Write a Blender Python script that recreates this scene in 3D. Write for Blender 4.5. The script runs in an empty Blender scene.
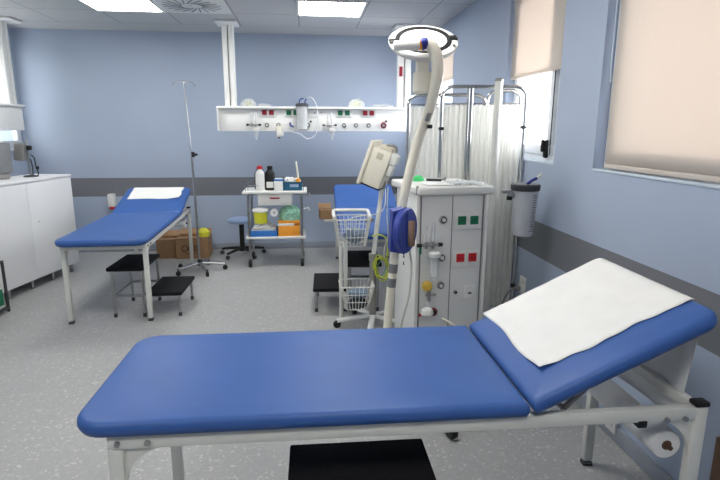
import bpy, bmesh, math, random
from mathutils import Vector, Matrix
random.seed(7)
SC = bpy.context.scene
COL = SC.collection
PI = math.pi
XW, YB, H, XL, YF = 1.434, 6.30, 2.4816, -3.133, -1.8   # right wall, back wall, ceiling, left wall, front wall

# ------------------------------------------------------------------ materials
def lin(c):
    return tuple(((v/255)/12.92 if v/255 <= .04045 else ((v/255+.055)/1.055)**2.4) for v in c)
def mat(name, rgb, rough=.5, metal=0, var=.06, scale=30, bump=0, bscale=200, coat=0, spec=.5, alpha=1, trans=0, emit=0, ior=1.45):
    m = bpy.data.materials.new(name); m.use_nodes = True
    nt = m.node_tree; N = nt.nodes; L = nt.links
    b = N['Principled BSDF']; c = lin(rgb)
    tc = N.new('ShaderNodeTexCoord'); nz = N.new('ShaderNodeTexNoise'); nz.inputs['Scale'].default_value = scale
    nz.inputs['Detail'].default_value = 3
    L.new(tc.outputs['Object'], nz.inputs['Vector'])
    r = N.new('ShaderNodeValToRGB'); r.color_ramp.elements[0].position = .3; r.color_ramp.elements[1].position = .7
    r.color_ramp.elements[0].color = tuple(v*(1-var) for v in c)+(1,)
    r.color_ramp.elements[1].color = tuple(min(1, v*(1+var)) for v in c)+(1,)
    L.new(nz.outputs['Fac'], r.inputs['Fac']); L.new(r.outputs['Color'], b.inputs['Base Color'])
    b.inputs['Roughness'].default_value = rough; b.inputs['Metallic'].default_value = metal
    b.inputs['Coat Weight'].default_value = coat; b.inputs['Specular IOR Level'].default_value = spec
    b.inputs['Alpha'].default_value = alpha; b.inputs['Transmission Weight'].default_value = trans; b.inputs['IOR'].default_value = ior
    if emit:
        b.inputs['Emission Color'].default_value = c+(1,); b.inputs['Emission Strength'].default_value = emit
    if bump:
        n2 = N.new('ShaderNodeTexNoise'); n2.inputs['Scale'].default_value = bscale
        L.new(tc.outputs['Object'], n2.inputs['Vector'])
        bp = N.new('ShaderNodeBump'); bp.inputs['Strength'].default_value = bump; bp.inputs['Distance'].default_value = .004
        L.new(n2.outputs['Fac'], bp.inputs['Height']); L.new(bp.outputs['Normal'], b.inputs['Normal'])
    return m
M = {}
M['vinyl'] = mat('blue_vinyl', (54, 92, 158), .42, var=.05, scale=6, bump=.08, bscale=420, spec=.4)
M['paper'] = mat('paper', (232, 232, 230), .9, var=.02, scale=12, bump=.3, bscale=60)
M['white_paint'] = mat('white_enamel', (214, 214, 208), .4, var=.02)
M['white_plastic'] = mat('white_plastic', (228, 228, 224), .45, var=.02)
M['white_lam'] = mat('white_laminate', (226, 227, 229), .5, var=.015, scale=3)
M['beam'] = mat('cream_white_paint', (241, 241, 238), .5, var=.02, scale=4)
M['cream'] = mat('cream_plastic', (234, 229, 213), .45, var=.02)
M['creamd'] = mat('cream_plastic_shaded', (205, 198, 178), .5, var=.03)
M['black'] = mat('black_plastic', (22, 22, 24), .5)
M['rubber'] = mat('black_rubber_tread', (18, 18, 20), .75, var=.3, scale=300, bump=.5, bscale=160, spec=.25)
M['dark'] = mat('dark_grey', (60, 62, 66), .5)
M['steel'] = mat('brushed_steel', (170, 170, 170), .3, metal=1, var=.08)
M['chrome'] = mat('chrome', (205, 205, 205), .16, metal=1)
M['greymetal'] = mat('grey_painted_metal', (150, 148, 145), .45, metal=.4)
M['red'] = mat('red_plastic', (196, 30, 40), .4)
M['dred'] = mat('dark_red_plastic', (150, 30, 50), .45)
M['green'] = mat('green_plastic', (18, 112, 78), .4)
M['navy'] = mat('navy_plastic', (34, 46, 130), .4)
M['blue'] = mat('blue_plastic', (48, 66, 150), .45)
M['brown'] = mat('brown_foam', (128, 104, 88), .8)
M['yellow'] = mat('yellow_plastic', (214, 214, 60), .45)
M['bluetray'] = mat('blue_tray', (52, 120, 200), .45)
M['orange'] = mat('orange_card', (238, 158, 50), .6)
M['amber'] = mat('amber_cap', (226, 190, 80), .5)
M['card'] = mat('cardboard', (158, 124, 92), .85, var=.08, scale=40)
M['cardd'] = mat('cardboard_print', (84, 62, 48), .85)
M['teal'] = mat('teal_card', (20, 84, 112), .6, var=.12, scale=60)
M['seatblue'] = mat('pale_blue_vinyl', (150, 172, 205), .5)
M['greenbag'] = mat('green_film', (150, 200, 175), .35, var=.3, scale=40, bump=1, bscale=40)
M['film'] = mat('clear_film', (225, 230, 232), .25, var=.1, scale=60, bump=1, bscale=50, alpha=.5)
M['filmy'] = mat('yellow_film', (215, 215, 120), .4, var=.2, scale=50)
M['cloth'] = mat('grey_blue_cloth', (110, 128, 148), .8, var=.3, scale=25, bump=.8, bscale=30)
M['clothd'] = mat('dark_cloth', (50, 58, 68), .8, var=.3, scale=25, bump=.8, bscale=30)
M['clear'] = mat('clear_plastic', (235, 238, 240), .12, alpha=.4, spec=.8)
M['jar'] = mat('jar_plastic', (225, 228, 230), .2, alpha=.42, spec=.7)
M['frost'] = mat('frosted_plastic', (205, 208, 214), .3, alpha=.72, var=.04)
M['tube'] = mat('silicone_tube', (225, 228, 232), .3, alpha=.7)
M['cable_w'] = mat('pale_cable', (206, 206, 196), .5)
M['cable_y'] = mat('yellow_green_cable', (190, 200, 70), .5)
M['cable_g'] = mat('green_cable', (90, 160, 120), .5)
M['skirt'] = mat('skirting_grey', (150, 156, 166), .5, var=.02)
M['sill'] = mat('sill_white_blue', (196, 208, 220), .5, var=.02)
M['pvc'] = mat('white_pvc', (225, 228, 232), .35, var=.01)
M['steelgrey'] = mat('grey_monitor_plastic', (132, 134, 136), .45, metal=.2)
M['wood'] = mat('brown_wood', (96, 70, 54), .5, var=.25, scale=14)
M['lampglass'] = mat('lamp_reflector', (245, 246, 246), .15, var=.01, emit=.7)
M['panel'] = mat('panel_grey_white', (222, 223, 221), .45, var=.015, scale=4)
M['greentape'] = mat('bright_green_mask', (70, 205, 120), .5)
M['leaf'] = mat('hedge_leaves', (60, 128, 84), .8, var=.5, scale=14)
M['seam'] = mat('seam_grey', (120, 122, 124), .5)

def emission(name, rgb, s):
    m = bpy.data.materials.new(name); m.use_nodes = True; nt = m.node_tree
    nt.nodes.clear(); e = nt.nodes.new('ShaderNodeEmission'); o = nt.nodes.new('ShaderNodeOutputMaterial')
    e.inputs[0].default_value = lin(rgb)+(1,); e.inputs[1].default_value = s
    nt.links.new(e.outputs[0], o.inputs[0]); return m
M['diffuser'] = emission('light_diffuser', (255, 254, 250), 17.0)

def glass_mat():
    m = bpy.data.materials.new('window_glass'); m.use_nodes = True; nt = m.node_tree; nt.nodes.clear(); N = nt.nodes; L = nt.links
    t = N.new('ShaderNodeBsdfTransparent'); g = N.new('ShaderNodeBsdfGlossy'); g.inputs['Roughness'].default_value = .02
    mx = N.new('ShaderNodeMixShader'); mx.inputs[0].default_value = .05; o = N.new('ShaderNodeOutputMaterial')
    L.new(t.outputs[0], mx.inputs[1]); L.new(g.outputs[0], mx.inputs[2]); L.new(mx.outputs[0], o.inputs[0]); return m
M['glass'] = glass_mat()
def blind_mat():
    m = bpy.data.materials.new('blind_fabric'); m.use_nodes = True; nt = m.node_tree; nt.nodes.clear(); N = nt.nodes; L = nt.links
    tc = N.new('ShaderNodeTexCoord'); w = N.new('ShaderNodeTexNoise'); w.inputs['Scale'].default_value = 250
    L.new(tc.outputs['Object'], w.inputs['Vector'])
    r = N.new('ShaderNodeValToRGB'); r.color_ramp.elements[0].color = lin((216, 206, 197))+(1,); r.color_ramp.elements[1].color = lin((228, 218, 209))+(1,)
    L.new(w.outputs['Fac'], r.inputs['Fac'])
    d = N.new('ShaderNodeBsdfDiffuse'); t = N.new('ShaderNodeBsdfTranslucent'); t.inputs[0].default_value = lin((236, 226, 216))+(1,)
    mx = N.new('ShaderNodeMixShader'); mx.inputs[0].default_value = .22; o = N.new('ShaderNodeOutputMaterial')
    L.new(r.outputs[0], d.inputs[0]); L.new(d.outputs[0], mx.inputs[1]); L.new(t.outputs[0], mx.inputs[2]); L.new(mx.outputs[0], o.inputs[0]); return m
M['blind'] = blind_mat()
def curtain_mat():
    m = bpy.data.materials.new('curtain_cloth'); m.use_nodes = True; nt = m.node_tree; nt.nodes.clear(); N = nt.nodes; L = nt.links
    tc = N.new('ShaderNodeTexCoord'); w = N.new('ShaderNodeTexNoise'); w.inputs['Scale'].default_value = 40
    L.new(tc.outputs['Object'], w.inputs['Vector'])
    r = N.new('ShaderNodeValToRGB'); r.color_ramp.elements[0].color = lin((238, 238, 233))+(1,); r.color_ramp.elements[1].color = lin((244, 244, 240))+(1,)
    L.new(w.outputs['Fac'], r.inputs['Fac'])
    d = N.new('ShaderNodeBsdfDiffuse'); t = N.new('ShaderNodeBsdfTranslucent'); t.inputs[0].default_value = lin((235, 235, 228))+(1,)
    mx = N.new('ShaderNodeMixShader'); mx.inputs[0].default_value = .3; o = N.new('ShaderNodeOutputMaterial')
    L.new(r.outputs[0], d.inputs[0]); L.new(d.outputs[0], mx.inputs[1]); L.new(t.outputs[0], mx.inputs[2]); L.new(mx.outputs[0], o.inputs[0]); return m
M['curtain'] = curtain_mat()

def wall_mat():
    """periwinkle-blue paint with the grey protection band painted between two heights"""
    m = bpy.data.materials.new('blue_wall_paint'); m.use_nodes = True; nt = m.node_tree; N = nt.nodes; L = nt.links
    b = N['Principled BSDF']; b.inputs['Roughness'].default_value = .6; b.inputs['Specular IOR Level'].default_value = .3
    tc = N.new('ShaderNodeTexCoord'); sp = N.new('ShaderNodeSeparateXYZ'); L.new(tc.outputs['Object'], sp.inputs[0])
    a = N.new('ShaderNodeMath'); a.operation = 'GREATER_THAN'; a.inputs[1].default_value = .6577; L.new(sp.outputs[2], a.inputs[0])
    c = N.new('ShaderNodeMath'); c.operation = 'LESS_THAN'; c.inputs[1].default_value = .8725; L.new(sp.outputs[2], c.inputs[0])
    mu = N.new('ShaderNodeMath'); mu.operation = 'MULTIPLY'; L.new(a.outputs[0], mu.inputs[0]); L.new(c.outputs[0], mu.inputs[1])
    nz = N.new('ShaderNodeTexNoise'); nz.inputs['Scale'].default_value = 2.5; L.new(tc.outputs['Object'], nz.inputs['Vector'])
    r = N.new('ShaderNodeValToRGB'); r.color_ramp.elements[0].color = lin(WALL[0])+(1,); r.color_ramp.elements[1].color = lin(WALL[1])+(1,)
    L.new(nz.outputs['Fac'], r.inputs['Fac'])
    mx = N.new('ShaderNodeMixRGB'); L.new(mu.outputs[0], mx.inputs[0]); L.new(r.outputs[0], mx.inputs[1]); mx.inputs[2].default_value = lin(BAND)+(1,)
    L.new(mx.outputs[0], b.inputs['Base Color']); return m
WALL = ((166, 178, 198), (172, 184, 204)); BAND = (118, 120, 126)
M['wall'] = wall_mat()
def floor_mat():
    m = bpy.data.materials.new('speckled_vinyl_floor'); m.use_nodes = True; nt = m.node_tree; N = nt.nodes; L = nt.links
    b = N['Principled BSDF']; b.inputs['Roughness'].default_value = .42; b.inputs['Specular IOR Level'].default_value = .35
    tc = N.new('ShaderNodeTexCoord')
    v = N.new('ShaderNodeTexVoronoi'); v.inputs['Scale'].default_value = 90; L.new(tc.outputs['Object'], v.inputs['Vector'])
    r = N.new('ShaderNodeValToRGB'); cr = r.color_ramp; cr.interpolation = 'CONSTANT'
    cr.elements[0].color = lin((166, 166, 166))+(1,); cr.elements[1].color = lin((170, 170, 169))+(1,); cr.elements[1].position = .12
    e = cr.elements.new(.8); e.color = lin((178, 178, 177))+(1,)
    e = cr.elements.new(.95); e.color = lin((196, 196, 193))+(1,)
    sx = N.new('ShaderNodeSeparateColor'); L.new(v.outputs['Color'], sx.inputs[0]); L.new(sx.outputs[0], r.inputs['Fac'])
    n = N.new('ShaderNodeTexNoise'); n.inputs['Scale'].default_value = 1.5; L.new(tc.outputs['Object'], n.inputs['Vector'])
    r2 = N.new('ShaderNodeValToRGB'); r2.color_ramp.elements[0].color = (.86, .86, .86, 1); r2.color_ramp.elements[1].color = (1, 1, 1, 1)
    L.new(n.outputs['Fac'], r2.inputs['Fac'])
    mx = N.new('ShaderNodeMixRGB'); mx.blend_type = 'MULTIPLY'; mx.inputs[0].default_value = 1
    L.new(r.outputs[0], mx.inputs[1]); L.new(r2.outputs[0], mx.inputs[2]); L.new(mx.outputs[0], b.inputs['Base Color']); return m
M['floor'] = floor_mat()
GX, GY = -2.4553, 5.8535
def ceil_mat():
    m = bpy.data.materials.new('ceiling_tiles'); m.use_nodes = True; nt = m.node_tree; N = nt.nodes; L = nt.links
    b = N['Principled BSDF']; b.inputs['Roughness'].default_value = .8
    tc = N.new('ShaderNodeTexCoord'); sp = N.new('ShaderNodeSeparateXYZ'); L.new(tc.outputs['Object'], sp.inputs[0])
    def line(sock, off):
        s = N.new('ShaderNodeMath'); s.operation = 'SUBTRACT'; L.new(sock, s.inputs[0]); s.inputs[1].default_value = off-.6*20+.006
        w = N.new('ShaderNodeMath'); w.operation = 'MODULO'; L.new(s.outputs[0], w.inputs[0]); w.inputs[1].default_value = .6
        g = N.new('ShaderNodeMath'); g.operation = 'LESS_THAN'; L.new(w.outputs[0], g.inputs[0]); g.inputs[1].default_value = .013
        return g.outputs[0]
    mxm = N.new('ShaderNodeMath'); mxm.operation = 'MAXIMUM'
    L.new(line(sp.outputs[0], GX), mxm.inputs[0]); L.new(line(sp.outputs[1], GY), mxm.inputs[1])
    lt = N.new('ShaderNodeMath'); lt.operation = 'LESS_THAN'; L.new(sp.outputs[1], lt.inputs[0]); lt.inputs[1].default_value = GY+.02
    ml = N.new('ShaderNodeMath'); ml.operation = 'MULTIPLY'; L.new(mxm.outputs[0], ml.inputs[0]); L.new(lt.outputs[0], ml.inputs[1])
    n = N.new('ShaderNodeTexNoise'); n.inputs['Scale'].default_value = 90; L.new(tc.outputs['Object'], n.inputs['Vector'])
    r = N.new('ShaderNodeValToRGB'); r.color_ramp.elements[0].color = lin((184, 185, 187))+(1,); r.color_ramp.elements[1].color = lin((198, 199, 201))+(1,)
    L.new(n.outputs['Fac'], r.inputs['Fac'])
    mx = N.new('ShaderNodeMixRGB'); L.new(ml.outputs[0], mx.inputs[0]); L.new(r.outputs[0], mx.inputs[1]); mx.inputs[2].default_value = lin((150, 152, 156))+(1,)
    L.new(mx.outputs[0], b.inputs['Base Color']); return m
M['ceil'] = ceil_mat()

# ------------------------------------------------------------------ mesh builder
class MB:
    def __init__(s): s.bm = bmesh.new()
    def _tf(s, vs, mx):
        if mx is not None: bmesh.ops.transform(s.bm, matrix=mx, verts=vs)
    def box(s, c, d, bev=0, mx=None, rot=None, seg=2):
        r = bmesh.ops.create_cube(s.bm, size=1); vs = r['verts']
        bmesh.ops.scale(s.bm, vec=d, verts=vs)
        if bev:
            es = list({e for v in vs for e in v.link_edges})
            o = bmesh.ops.bevel(s.bm, geom=es, offset=min(bev, min(d)*.45), segments=seg, profile=.5, affect='EDGES')
            vs = list({v for f in o['faces'] for v in f.verts} | {v for v in vs if v.is_valid})
            seen = set(vs); st = list(vs)
            while st:
                v = st.pop()
                for e in v.link_edges:
                    w = e.other_vert(v)
                    if w not in seen: seen.add(w); st.append(w)
            vs = list(seen)
        m = Matrix.Translation(c)
        if rot: m = m @ (Matrix.Rotation(rot[2], 4, 'Z') @ Matrix.Rotation(rot[1], 4, 'Y') @ Matrix.Rotation(rot[0], 4, 'X'))
        s._tf(vs, (mx @ m) if mx is not None else m); return s
    def cyl(s, p0, p1, r0, r1=None, n=20, bev=0):
        if r1 is None: r1 = r0
        p0, p1 = Vector(p0), Vector(p1); L = (p1-p0).length
        if bev: prof = [(0, 0), (r0-bev, 0), (r0, bev), (r1, L-bev), (r1-bev, L), (0, L)]
        else: prof = [(0, 0), (r0, 0), (r1, L), (0, L)]
        return s.lathe(prof, p0, (p1-p0).normalized(), n)
    def lathe(s, prof, o=(0, 0, 0), ax=(0, 0, 1), n=24, flat=1.0):
        q = Vector((0, 0, 1)).rotation_difference(Vector(ax)).to_matrix().to_4x4(); m = Matrix.Translation(o) @ q
        rings = []
        for r, z in prof:
            if r < 1e-6: rings.append([s.bm.verts.new(m @ Vector((0, 0, z)))])
            else: rings.append([s.bm.verts.new(m @ Vector((r*math.cos(2*PI*k/n), flat*r*math.sin(2*PI*k/n), z))) for k in range(n)])
        for a, b in zip(rings, rings[1:]):
            for k in range(n):
                k2 = (k+1) % n
                if len(a) == 1 and len(b) == 1: continue
                if len(a) == 1: s.bm.faces.new((a[0], b[k2], b[k]))
                elif len(b) == 1: s.bm.faces.new((a[k], a[k2], b[0]))
                else: s.bm.faces.new((a[k], a[k2], b[k2], b[k]))
        return s
    def tube(s, pts, r, n=10, closed=False, rs=None, smooth=0, cap=True, flat=1.0):
        pts = [Vector(p) for p in pts]
        if smooth: pts, rs = catmull(pts, smooth, closed, rs)
        N = len(pts); rings = []; up = None
        for i, p in enumerate(pts):
            a = pts[(i-1) % N] if (closed or i > 0) else p; b = pts[(i+1) % N] if (closed or i < N-1) else p
            t = (b-a).normalized()
            if up is None:
                up = Vector((0, 0, 1)) if abs(t.z) < .9 else Vector((1, 0, 0))
            u = (up-t*up.dot(t)).normalized(); w = t.cross(u); up = u
            rr = rs[i] if rs else r
            rings.append([s.bm.verts.new(p+(u*math.cos(2*PI*k/n)*flat+w*math.sin(2*PI*k/n))*rr) for k in range(n)])
        for i in range(N if closed else N-1):
            a, b = rings[i], rings[(i+1) % N]
            for k in range(n): s.bm.faces.new((a[k], a[(k+1) % n], b[(k+1) % n], b[k]))
        if not closed and cap: s.bm.faces.new(rings[0][::-1]); s.bm.faces.new(rings[-1])
        return s
    def prism(s, outline, z0, z1, mx=None, insets=None):
        """outline in xy extruded in z"""
        a = [s.bm.verts.new((x, y, z0)) for x, y in outline]; b = [s.bm.verts.new((x, y, z1)) for x, y in outline]
        n = len(a); s.bm.faces.new(a[::-1]); s.bm.faces.new(b)
        for k in range(n): s.bm.faces.new((a[k], a[(k+1) % n], b[(k+1) % n], b[k]))
        s._tf(a+b, mx); return s
    def grid(s, fn, nu, nv):
        g = [[s.bm.verts.new(fn(i/nu, j/nv)) for j in range(nv+1)] for i in range(nu+1)]
        for i in range(nu):
            for j in range(nv): s.bm.faces.new((g[i][j], g[i+1][j], g[i+1][j+1], g[i][j+1]))
        return s
    def quad(s, a, b, c, d):
        s.bm.faces.new([s.bm.verts.new(p) for p in (a, b, c, d)]); return s
    def blob(s, c, d, sub=2, amp=.15, seed=0):
        r = bmesh.ops.create_icosphere(s.bm, subdivisions=sub, radius=1); rnd = random.Random(seed)
        for v in r['verts']:
            k = 1+rnd.uniform(-amp, amp); v.co = Vector((c[0]+v.co.x*d[0]*k, c[1]+v.co.y*d[1]*k, c[2]+v.co.z*d[2]*k))
        return s
    def build(s, name, m, parent=None, ang=38, label=None, mtx=None, solid=0):
        bmesh.ops.recalc_face_normals(s.bm, faces=s.bm.faces)
        for f in s.bm.faces: f.smooth = True
        for e in s.bm.edges:
            if len(e.link_faces) == 2 and e.calc_face_angle(0) > math.radians(ang): e.smooth = False
        me = bpy.data.meshes.new(name); s.bm.to_mesh(me); s.bm.free(); me.materials.append(M[m] if isinstance(m, str) else m)
        o = bpy.data.objects.new(name, me); COL.objects.link(o)
        if parent: o.parent = parent
        if label: o['label'] = label
        if mtx is not None: o.matrix_local = mtx
        if solid:
            md = o.modifiers.new('solid', 'SOLIDIFY'); md.thickness = solid; md.offset = 0
        return o
def catmull(P, k, closed=False, rs=None):
    out = []; ro = []; n = len(P)
    for i in range(n if closed else n-1):
        g = lambda j: P[j % n] if closed else P[max(0, min(n-1, j))]
        q = lambda j: rs[j % n] if closed else rs[max(0, min(n-1, j))]
        p0, p1, p2, p3 = g(i-1), g(i), g(i+1), g(i+2)
        for a in range(k):
            t = a/k
            out.append(.5*((2*p1)+(-p0+p2)*t+(2*p0-5*p1+4*p2-p3)*t*t+(-p0+3*p1-3*p2+p3)*t**3))
            if rs: ro.append(q(i)*(1-t)+q(i+1)*t)
    if not closed:
        out.append(P[-1])
        if rs: ro.append(rs[-1])
    return out, (ro if rs else None)
def arc(c, r, a0, a1, n=8):
    return [(c[0]+r*math.cos(a0+(a1-a0)*k/n), c[1]+r*math.sin(a0+(a1-a0)*k/n)) for k in range(n+1)]
def rrect(x0, y0, x1, y1, r=(.02,)*4, n=8):
    r = (r,)*4 if isinstance(r, (int, float)) else r    # corners: x0y0, x1y0, x1y1, x0y1
    o = []
    for (cx, cy, a, rr) in ((x0+r[0], y0+r[0], PI, r[0]), (x1-r[1], y0+r[1], 1.5*PI, r[1]), (x1-r[2], y1-r[2], 0, r[2]), (x0+r[3], y1-r[3], .5*PI, r[3])):
        o += arc((cx, cy), rr, a, a+PI/2, n)
    return o
def thing(name, label, cat, loc=(0, 0, 0), rz=0, group=None):
    o = bpy.data.objects.new(name, None); COL.objects.link(o); o.location = loc; o.rotation_euler = (0, 0, rz)
    o.empty_display_size = .05
    return tag(o, label, cat, group)
def tag(o, label, cat, group=None):
    o['label'] = label; o['category'] = cat
    if group: o['group'] = group
    return o
def struct(o): o['kind'] = 'structure'; return o
def copy_tree(o, parent=None):
    c = o.copy(); COL.objects.link(c)
    if parent: c.parent = parent
    for ch in list(o.children): copy_tree(ch, c)
    return c

# ------------------------------------------------------------------ the room
T = .25
struct(MB().box(((XL+XW)/2, (YF+YB)/2, -.05), (XW-XL+2*T, YB-YF+2*T, .1)).build('floor', 'floor'))
struct(MB().box(((XL+XW)/2, (YF+YB)/2, H+.05), (XW-XL+2*T, YB-YF+2*T, .1)).build('ceiling', 'ceil'))
struct(MB().box(((XL+XW)/2, YB+T/2, H/2), (XW-XL+2*T, T, H)).build('wall_back', 'wall'))
struct(MB().box(((XL+XW)/2, YF-T/2, H/2), (XW-XL+2*T, T, H)).build('wall_front', 'wall'))
def wall_x(name, x0, x1, holes):
    b = MB(); xc = (x0+x1)/2; w = x1-x0; y = YF
    for (ya, yb, za, zb) in holes:
        b.box((xc, (y+ya)/2, H/2), (w, ya-y, H))
        b.box((xc, (ya+yb)/2, za/2), (w, yb-ya, za)); b.box((xc, (ya+yb)/2, (zb+H)/2), (w, yb-ya, H-zb)); y = yb
    b.box((xc, (y+YB)/2, H/2), (w, YB-y, H)); return struct(b.build(name, 'wall'))
WR = [(-.2, 2.505, 1.235, 2.36), (2.93, 3.74, 1.235, 2.36), (5.15, 6.02, 1.235, 2.30)]
WLh = [(4.3, 6.27, 1.19, 2.32)]
wall_x('wall_right', XW, XW+T, WR); wall_x('wall_left', XL-T, XL, WLh)
struct(MB().box(((XL+XW)/2, YB-.008, .04), (XW-XL, .016, .08), .003).build('baseboard_back', 'skirt'))
struct(MB().box((XW-.007, (YF+YB)/2, .04), (.014, YB-YF-.04, .08), .003).build('baseboard_right', 'skirt'))
struct(MB().box((XL+.007, (YF+YB)/2, .04), (.014, YB-YF-.04, .08), .003).build('baseboard_left', 'skirt'))

def window(n, side, hole, split=None, handle=None, near=0):
    ya, yb, za, zb = hole; x = (XW+.085) if side > 0 else (XL-.04)
    f = MB(); w = .05
    f.box((x, (ya+yb)/2, za+w/2), (.06, yb-ya, w), .006).box((x, (ya+yb)/2, zb-w/2), (.06, yb-ya, w), .006)
    f.box((x, ya+w/2, (za+zb)/2), (.06, w, zb-za-.1), .006).box((x, yb-w/2, (za+zb)/2), (.06, w, zb-za-.1), .006)
    if near: f.box((x, ya+w+near/2, (za+zb)/2), (.055, near, zb-za-.1), .006)
    o = struct(f.build('window_%d' % n, 'pvc'))
    ys = [ya+w+near]+(split or [])+[yb-w]
    for a, b in zip(ys, ys[1:]):
        s = MB(); sw = .06; xs = x-.022*side
        s.box((xs, (a+b)/2, za+w+sw/2), (.05, b-a-.006, sw), .006).box((xs, (a+b)/2, zb-w-sw/2), (.05, b-a-.006, sw), .006)
        s.box((xs, a+sw/2+.003, (za+zb)/2), (.05, sw, zb-za-2*w-2*sw), .006).box((xs, b-sw/2-.003, (za+zb)/2), (.05, sw, zb-za-2*w-2*sw), .006)
        sa = s.build('window_sash', 'pvc', o); sa['kind'] = 'structure'
        g = MB().box((xs, (a+b)/2, (za+zb)/2), (.008, b-a-2*sw, zb-za-2*w-2*sw)).build('window_pane', 'glass', sa); g['kind'] = 'structure'
        MB().box((xs-.026*side, a+.004, (za+zb)/2), (.004, .006, zb-za-2*w)).build('gasket', 'black', sa)
    if handle:
        hy, hz = handle
        MB().box((x-.055*side, hy, hz), (.03, .035, .11), .012).box((x-.078*side, hy, hz+.02), (.02, .024, .075), .008).build('window_handle', 'black', o)
    t = MB().box((x-side*.055, (ya+yb)/2, za+.006), (.07, yb-ya-.002, .012), .004).build('window_sill', 'sill', o); t['kind'] = 'structure'
    return o
window(1, 1, WR[0], split=[1.1])
window(2, 1, WR[1], handle=(3.105, 1.32), near=.085)
window(3, 1, WR[2])
window(4, -1, WLh[0], split=[5.25])
def blind(side, ya, yb, z0, z1, label, n):
    x = XW+.022
    t = thing('roller_blind', label, 'blind', (x, (ya+yb)/2, z1), 0, 'roller blinds over the right-hand windows')
    MB().grid(lambda u, v: (.0015*math.sin(v*9+u*4), (u-.5)*(yb-ya), -v*(z1-z0)), 10, 14).build('blind_fabric', 'blind', t, solid=.001)
    MB().cyl((0, -(yb-ya)/2, -.02), (0, (yb-ya)/2, -.02), .018, n=14).build('roller_tube', 'pvc', t)
    MB().box((0, 0, -(z1-z0)), (.012, yb-ya, .022), .004).build('bottom_bar', 'blind', t)
    return t
blind(1, -.17, 2.435, 1.265, 2.335, 'large closed beige roller blind covering the nearest right-hand window', 1)
blind(1, 2.95, 3.72, 1.785, 2.335, 'half lowered beige roller blind over the middle window by the screen', 2)
blind(1, 5.17, 6.00, 1.93, 2.28, 'short beige roller blind over the far window behind the surgical lamp', 3)
c = MB().tube([(XW+.02, 2.465, 2.3), (XW+.02, 2.465, 1.75), (XW+.018, 2.455, 1.67), (XW+.015, 2.44, 1.66), (XW+.008, 2.43, 1.69)], .0025, 6, smooth=4).build('blind_cord', 'sill')
tag(c, 'thin pull cord hanging beside the large closed roller blind', 'cord')

# outside greenery behind the left window
hd = MB()
rnd = random.Random(3)
for k in range(26): hd.blob((-6.2+rnd.uniform(-.5, .5), 3.0+k*.34, rnd.uniform(.6, 1.2)), (.8, .5, 1.0), 3, .14, k)
hd.box((-6.2, 7.2, -.02), (.6, 9, .2))
hd = hd.build('hedge', 'leaf'); tag(hd, 'pale green leafy hedge outside the left window', 'hedge'); hd['kind'] = 'stuff'

# ------------------------------------------------------------------ ceiling lights and vent
def ceiling_light(cx, cy, label):
    t = thing('ceiling_light', label, 'ceiling light', (cx, cy, H), 0, 'square ceiling light panels')
    f = MB(); a = .298; w = .018
    for sx, sy, dx, dy in ((0, 1, 2*a, w), (0, -1, 2*a, w), (1, 0, w, 2*a-2*w), (-1, 0, w, 2*a-2*w)):
        f.box((sx*(a-w/2), sy*(a-w/2), -.006), (dx, dy, .012), .002)
    f.build('frame', 'white_plastic', t)
    MB().box((0, 0, -.004), (.56, .56, .006)).build('diffuser', 'diffuser', t)
    return t
CX = [GX+.9, GX+2.7+.0]
CX = [-1.555, .245]
ceiling_light(CX[0], 4.953, 'square white ceiling light panel over the left examination bed')
ceiling_light(CX[1], 4.953, 'square white ceiling light panel nearest the surgical lamp')
for y in (2.55, .15):
    for x in CX: ceiling_light(x, y, 'square white ceiling light panel over the near part of the room')
t = thing('ceiling_vent', 'square ceiling air vent with radial swirl slots between the light panels', 'vent', (-.955, 4.953, H))
MB().box((0, 0, -.006), (.59, .59, .012), .003).build('face_plate', 'panel', t)
s_ = MB()
for k in range(20):
    a = 2*PI*k/20+.08; r = .165
    s_.box((r*math.cos(a), r*math.sin(a), -.0125), (.17, .012, .004), rot=(0, 0, a+.35))
s_.build('swirl_slots', 'seam', t)
MB().lathe([(0, -.018), (.03, -.018), (.034, -.012), (0, -.010)]).build('centre_cap', 'panel', t)

# ------------------------------------------------------------------ examination beds
def pad_mesh(x0, y0, x1, y1, rc, t, er=.022, crown=.004):
    """padded slab with rounded edge, top at z=0"""
    b = MB(); lay = [(er*.9, -t), (er*.35, -t+er*.3), (0, -t+er)]
    lay += [(er*(1-math.sin(a)), -er*(1-math.cos(a))*0-er+er*math.sin(PI/2-a+0)*0+er*(math.cos(a))*1) for a in []]
    for k in range(0, 7):
        a = PI/2*k/6; lay.append((er*(1-math.cos(a)), -er+er*math.sin(a)-crown))
    lay += [(er*1.8, -crown*.5), (er*3.4, 0)]
    rings = []
    for ins, z in lay:
        ol = rrect(x0+ins, y0+ins, x1-ins, y1-ins, tuple(max(.004, r-ins) for r in rc), 7)
        rings.append([b.bm.verts.new((x, y, z)) for x, y in ol])
    n = len(rings[0])
    for a, c in zip(rings, rings[1:]):
        for k in range(n): b.bm.faces.new((a[k], a[(k+1) % n], c[(k+1) % n], c[k]))
    b.bm.faces.new(rings[0][::-1]); b.bm.faces.new(rings[-1]); return b
BW, BF, BL, BZ = .64, 1.30, .62, .66
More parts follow.
